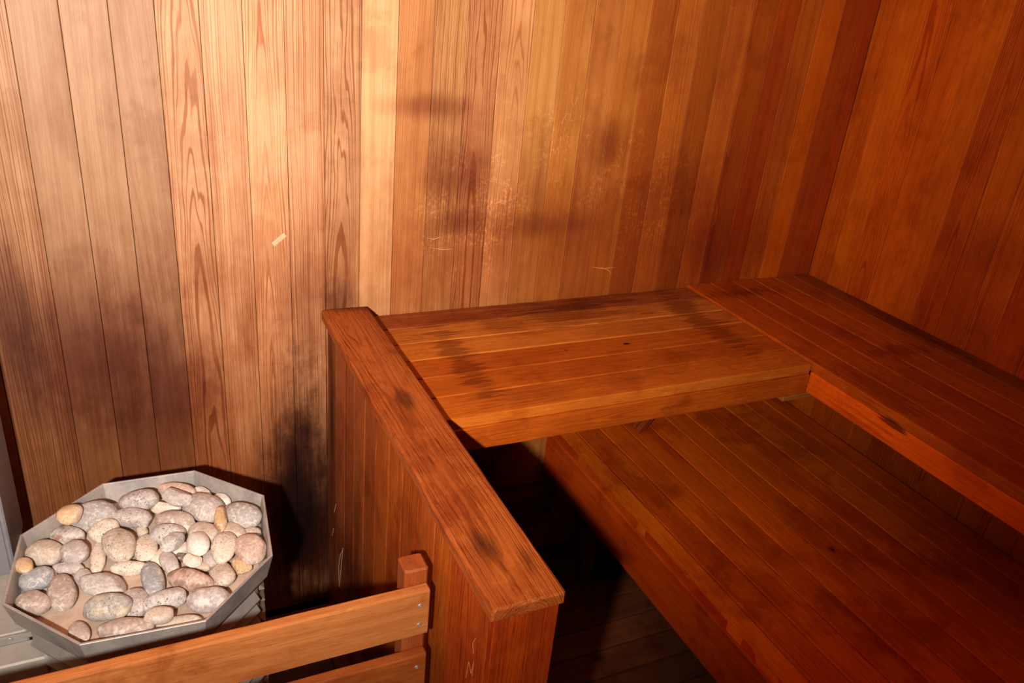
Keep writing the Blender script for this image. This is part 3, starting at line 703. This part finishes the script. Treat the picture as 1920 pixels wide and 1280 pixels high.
# ---------------------------------------------------------------- stones
STONES = [
    (-2.1908, -0.3228, -0.236, 0.0259, 0.0236, 0.0155, 1.1252, (0.756, 0.496, 0.273), 'small smooth tan oval stone leaning by the back left rim'),
    (-2.1499, -0.2993, -0.2667, 0.0423, 0.0308, 0.0269, 3.1312, (0.488, 0.446, 0.422), 'large smooth grey stone right behind the small tan oval one'),
    (-2.0674, -0.2844, -0.2577, 0.04, 0.024, 0.0218, 3.1113, (0.573, 0.496, 0.471), 'pinkish grey oval stone with a pitted patch near the back rim'),
    (-1.991, -0.2541, -0.273, 0.0453, 0.0195, 0.0209, 2.5662, (0.671, 0.471, 0.384), 'large purple pink stone lying furthest back under a pale slab'),
    (-1.9931, -0.3104, -0.2461, 0.0344, 0.0204, 0.0154, 2.3299, (0.634, 0.583, 0.546), 'pale broken shell-shaped slab resting on the large purple pink stone'),
    (-1.9389, -0.2682, -0.2806, 0.0262, 0.0151, 0.0134, 1.983, (0.9, 0.868, 0.794), 'small white stone with a rusty brown scorch beside the rim'),
    (-1.9053, -0.3058, -0.2802, 0.0238, 0.0168, 0.0138, 1.9821, (0.9, 0.868, 0.794), 'small chalky white stone between the scorched one and the corner'),
    (-2.0197, -0.2948, -0.2798, 0.0354, 0.0146, 0.0142, 2.6831, (0.878, 0.744, 0.62), 'long cream stone lying under the pale broken slab'),
    (-1.943, -0.3334, -0.2682, 0.044, 0.036, 0.0255, 2.3989, (0.573, 0.496, 0.471), 'large round grey tan stone with a small brown one against it'),
    (-1.9146, -0.3933, -0.259, 0.0394, 0.0128, 0.009, 1.4409, (0.756, 0.496, 0.273), 'narrow upright stone with a brown stain, right of the round grey tan one'),
    (-1.8728, -0.3813, -0.2696, 0.043, 0.0312, 0.0241, 2.2446, (0.488, 0.446, 0.422), 'large dark grey stone with a pale vein in the right back corner'),
    (-2.0801, -0.3278, -0.2679, 0.0411, 0.0208, 0.0179, 2.6052, (0.573, 0.496, 0.471), 'purple grey kidney-shaped stone in front of the pitted one'),
    (-2.1984, -0.3372, -0.2764, 0.0358, 0.0213, 0.0175, 2.4808, (0.634, 0.583, 0.546), 'grey stone with white veins and an orange patch on one end'),
    (-1.9985, -0.3543, -0.2744, 0.0436, 0.0238, 0.0194, 2.5029, (0.561, 0.446, 0.384), 'pinkish brown oval stone in front of the long cream one'),
    (-2.1313, -0.3484, -0.2714, 0.0295, 0.0246, 0.0184, -2.7219, (0.878, 0.744, 0.62), 'cream pitted stone half under the round speckled one'),
    (-2.1044, -0.4087, -0.269, 0.0483, 0.0293, 0.0188, 1.7173, (0.683, 0.57, 0.459), 'round tan stone covered with black speckles, topmost near the middle'),
    (-2.2335, -0.3832, -0.2732, 0.0352, 0.0273, 0.0207, 2.4855, (0.683, 0.57, 0.459), 'large pale tan grey stone near the left rim'),
    (-2.183, -0.4042, -0.2675, 0.0286, 0.025, 0.0163, 2.0992, (0.573, 0.496, 0.471), 'grey brown oval stone between the large tan grey and upright cream ones'),
    (-2.1448, -0.4088, -0.2845, 0.0438, 0.0149, 0.0096, 1.5607, (0.878, 0.744, 0.62), 'upright cream stone with rounded ends left of the speckled one'),
    (-2.0645, -0.3537, -0.285, 0.0154, 0.0106, 0.009, 1.7203, (0.683, 0.57, 0.459), 'tiny pale stone behind the round speckled one'),
    (-2.0597, -0.4173, -0.2799, 0.0384, 0.022, 0.0141, 1.557, (0.878, 0.744, 0.62), 'smooth cream stone right of the round speckled one'),
    (-2.0163, -0.3944, -0.2733, 0.0349, 0.0227, 0.0205, 2.8654, (0.634, 0.583, 0.546), 'pale stone with a few dark pits in front of the pinkish brown oval'),
    (-2.0106, -0.4345, -0.2631, 0.0258, 0.0192, 0.0147, -2.6093, (0.634, 0.583, 0.546), 'pale split slab lying on the pitted pale stone'),
    (-1.9484, -0.4117, -0.2772, 0.0361, 0.0253, 0.0167, 1.9241, (0.683, 0.57, 0.459), 'tan grey stone with a light vein behind the cream notched one'),
    (-1.9654, -0.4549, -0.2634, 0.033, 0.0224, 0.0144, 1.6598, (0.9, 0.868, 0.794), 'round cream white stone with a black notch, near the middle'),
    (-1.8954, -0.4288, -0.2774, 0.0327, 0.0225, 0.0165, 2.3217, (0.683, 0.57, 0.459), 'flat tan stone in front of the large dark grey corner stone'),
    (-1.8586, -0.4303, -0.2823, 0.0209, 0.012, 0.0117, 2.6156, (0.561, 0.446, 0.384), 'small brownish stone squeezed against the right rim'),
    (-1.8726, -0.4962, -0.2671, 0.0375, 0.0285, 0.0206, 1.755, (0.671, 0.471, 0.384), 'large smooth pink stone against the right rim'),
    (-1.9195, -0.4813, -0.266, 0.0438, 0.0245, 0.0157, 1.3963, (0.878, 0.744, 0.62), 'bulky cream stone with a dark speckled edge left of the pink one'),
    (-2.264, -0.4282, -0.258, 0.0221, 0.0145, 0.0093, 1.9545, (0.756, 0.496, 0.273), 'small tan stone touching the left rim'),
    (-2.1946, -0.429, -0.2835, 0.0277, 0.0121, 0.0105, 2.7538, (0.573, 0.496, 0.471), 'narrow grey stone behind the round brown grey one'),
    (-2.245, -0.4554, -0.2743, 0.0276, 0.0254, 0.0196, -2.8974, (0.439, 0.459, 0.484), 'blue grey stone with a dark streak by the left rim'),
    (-2.2235, -0.436, -0.285, 0.0166, 0.0105, 0.009, 2.2839, (0.634, 0.583, 0.546), 'small pale angular stone on the end of the blue grey one'),
    (-2.2033, -0.4996, -0.278, 0.0455, 0.0249, 0.0159, 1.7244, (0.561, 0.446, 0.384), 'round brown grey stone with a curved pale vein, front left'),
    (-2.1702, -0.4636, -0.2836, 0.0254, 0.0159, 0.0104, 2.0019, (0.634, 0.583, 0.546), 'small bluish white stone left of the big lumpy grey one'),
    (-2.1349, -0.5064, -0.2719, 0.0428, 0.0272, 0.0199, 2.4681, (0.634, 0.583, 0.546), 'big lumpy grey stone with a pale streak in the front half'),
    (-2.0904, -0.4683, -0.2801, 0.0328, 0.0149, 0.0139, 2.8786, (0.878, 0.744, 0.62), 'long cream white stone in front of the round speckled one'),
    (-2.052, -0.5166, -0.2795, 0.0523, 0.0195, 0.0125, 1.6811, (0.439, 0.459, 0.484), 'upright smooth blue grey egg-shaped stone leaning over the cream one'),
    (-2.0196, -0.4784, -0.2778, 0.0369, 0.0156, 0.0101, 1.7804, (0.634, 0.583, 0.546), 'pale grey stone left of the two charred dark ones'),
    (-2.0358, -0.4446, -0.285, 0.0292, 0.0135, 0.009, 1.3415, (0.878, 0.744, 0.62), 'small cream wedge stone right of the smooth cream one'),
    (-1.998, -0.4607, -0.285, 0.0115, 0.0103, 0.009, 2.5102, (0.195, 0.136, 0.112), 'small black charred fragment lying in the middle gap'),
    (-1.9491, -0.4421, -0.2898, 0.0071, 0.0041, 0.0042, 2.5289, (0.195, 0.136, 0.112), 'tiny black charred fragment in the notch of the white stone'),
    (-1.997, -0.435, -0.2837, 0.0194, 0.0161, 0.0103, 1.575, (0.878, 0.744, 0.62), 'small cream chip stone behind the charred fragment'),
    (-1.978, -0.4933, -0.2694, 0.0201, 0.0146, 0.0105, 2.3598, (0.878, 0.744, 0.62), 'small cream stone with a flat top right of the charred fragment'),
    (-1.9683, -0.4964, -0.285, 0.0277, 0.0115, 0.009, 2.3383, (0.683, 0.57, 0.459), 'flat stone with a dark brown top behind the long reddish one'),
    (-1.9879, -0.5427, -0.2758, 0.0463, 0.0228, 0.0181, 2.5354, (0.671, 0.471, 0.384), 'long potato-shaped stone with reddish brown patches, front middle'),
    (-1.9299, -0.5432, -0.2796, 0.0362, 0.0224, 0.0144, 1.5774, (0.683, 0.57, 0.459), 'round finely speckled tan stone right of the long reddish one'),
    (-1.8937, -0.5217, -0.2817, 0.0274, 0.0191, 0.0123, 1.6071, (0.756, 0.496, 0.273), 'pointed brown speckled stone in front of the pink one'),
    (-1.9448, -0.483, -0.2832, 0.0238, 0.0168, 0.0108, 1.6732, (0.573, 0.496, 0.471), 'plain grey stone between the round speckled tan and bulky cream ones'),
    (-2.2474, -0.5117, -0.2782, 0.0354, 0.0216, 0.0158, 2.2715, (0.561, 0.446, 0.384), 'brown grey oval stone in the front left corner of the tray'),
    (-2.1285, -0.5784, -0.2667, 0.0392, 0.0253, 0.021, 2.8776, (0.488, 0.446, 0.422), 'dark grey stone with yellowish speckles, front left of centre'),
    (-2.0825, -0.566, -0.2793, 0.034, 0.0228, 0.0146, 1.7855, (0.573, 0.496, 0.471), 'smooth purple grey stone right of the yellow speckled dark one'),
    (-2.0322, -0.583, -0.2753, 0.0372, 0.0204, 0.0186, -3.0184, (0.634, 0.583, 0.546), 'mottled grey stone lying below the long reddish one'),
    (-2.0452, -0.6331, -0.2621, 0.0251, 0.0164, 0.0136, 2.8797, (0.683, 0.57, 0.459), 'tan oval stone near the middle of the front rim'),
    (-2.1733, -0.6066, -0.2835, 0.0261, 0.0162, 0.0105, 1.9925, (0.561, 0.446, 0.384), 'smallish brown stone alone by the front left rim'),
    (-2.1017, -0.6305, -0.2772, 0.0457, 0.0202, 0.0167, 2.846, (0.561, 0.446, 0.384), 'wide flat brown grey stone against the front rim'),
    (-2.0152, -0.6428, -0.2814, 0.0385, 0.0148, 0.0126, 2.8958, (0.683, 0.57, 0.459), 'flat tan stone under the right end of the front rim'),
    (-1.9613, -0.608, -0.2729, 0.0373, 0.024, 0.0209, 2.7917, (0.573, 0.496, 0.471), 'large grey stone with a white crust in the front right corner'),
]
M_s = [stone_mat('stone_plain', vein=0.0), stone_mat('stone_veined', vein=0.6), stone_mat('stone_speckled', speck=1.0),
       stone_mat('stone_rusty', patch=(0.30, 0.12, 0.05), pat_s=0.8), stone_mat('stone_red_brown', patch=(0.28, 0.16, 0.12), pat_s=0.85),
       stone_mat('stone_crusted', patch=(0.80, 0.72, 0.66), pat_s=0.75), stone_mat('stone_yellow', patch=(0.72, 0.60, 0.38), pat_s=0.4, speck=0.8)]
def pick(lb):
    for key, k in (('rusty', 3), ('orange', 3), ('brown stain', 3), ('dark brown top', 4), ('reddish brown', 4), ('crust', 5), ('yellowish', 6),
                   ('speck', 2), ('pit', 2), ('vein', 1), ('streak', 1), ('mottled', 2)):
        if key in lb: return k
    return 0
def make_stone(i, x, y, z, a, b, c, ang, col, lb):
    rnd = random.Random(900 + i)
    bm = bmesh.new()
    bmesh.ops.create_icosphere(bm, subdivisions=4, radius=1.0)
    off = Vector((rnd.uniform(0, 50), rnd.uniform(0, 50), rnd.uniform(0, 50)))
    egg = rnd.uniform(-0.16, 0.16)
    broken = any(w_ in lb for w_ in ('broken', 'split', 'angular', 'chip', 'wedge', 'fragment', 'lumpy', 'pointed'))
    kidney = 'kidney' in lb
    planes = [Vector((rnd.uniform(-1, 1), rnd.uniform(-1, 1), rnd.uniform(-0.2, 0.9))).normalized() for _ in range(5 if broken else 0)]
    for v in bm.verts:
        p = v.co.copy()
        n1 = noise.noise(p * 0.9 + off) * 0.18 + noise.noise(p * 2.3 + off) * (0.07 if broken else 0.035) + noise.noise(p * 6 + off) * (0.025 if broken else 0.008)
        # slightly boxy pebble
        e = 2.25
        s = (abs(p.x) ** e + abs(p.y) ** e + abs(p.z) ** e) ** (-1 / e)
        p = p * s * (1 + n1)
        for pl in planes:
            dd = p.dot(pl) - 0.72
            if dd > 0: p -= pl * dd * 0.85
        if kidney: p.y -= 0.28 * (1 - p.x * p.x); p.y += 0.12
        p.y *= 1 + egg * p.x
        v.co = Vector((p.x * a, p.y * b, p.z * c))
    me = bpy.data.meshes.new('sauna_stone'); bm.to_mesh(me); bm.free()
    for p in me.polygons: p.use_smooth = True
    me.materials.append(M_s[pick(lb)])
    o = bpy.data.objects.new('sauna_stone', me)
    C.objects.link(o)
    o.location = (x, y, z + ZF)
    o.rotation_euler = (rnd.uniform(-0.07, 0.07), rnd.uniform(-0.07, 0.07), ang)
    o.color = (*col, 1.0)
    o['label'] = lb; o['category'] = 'stone'; o['group'] = 'sauna stones in the heater tray'
    return o
for i, (x, y, z, a, b, c, ang, col, lb) in enumerate(STONES):
    make_stone(i, x, y, z, a, b, c, ang, col, lb)
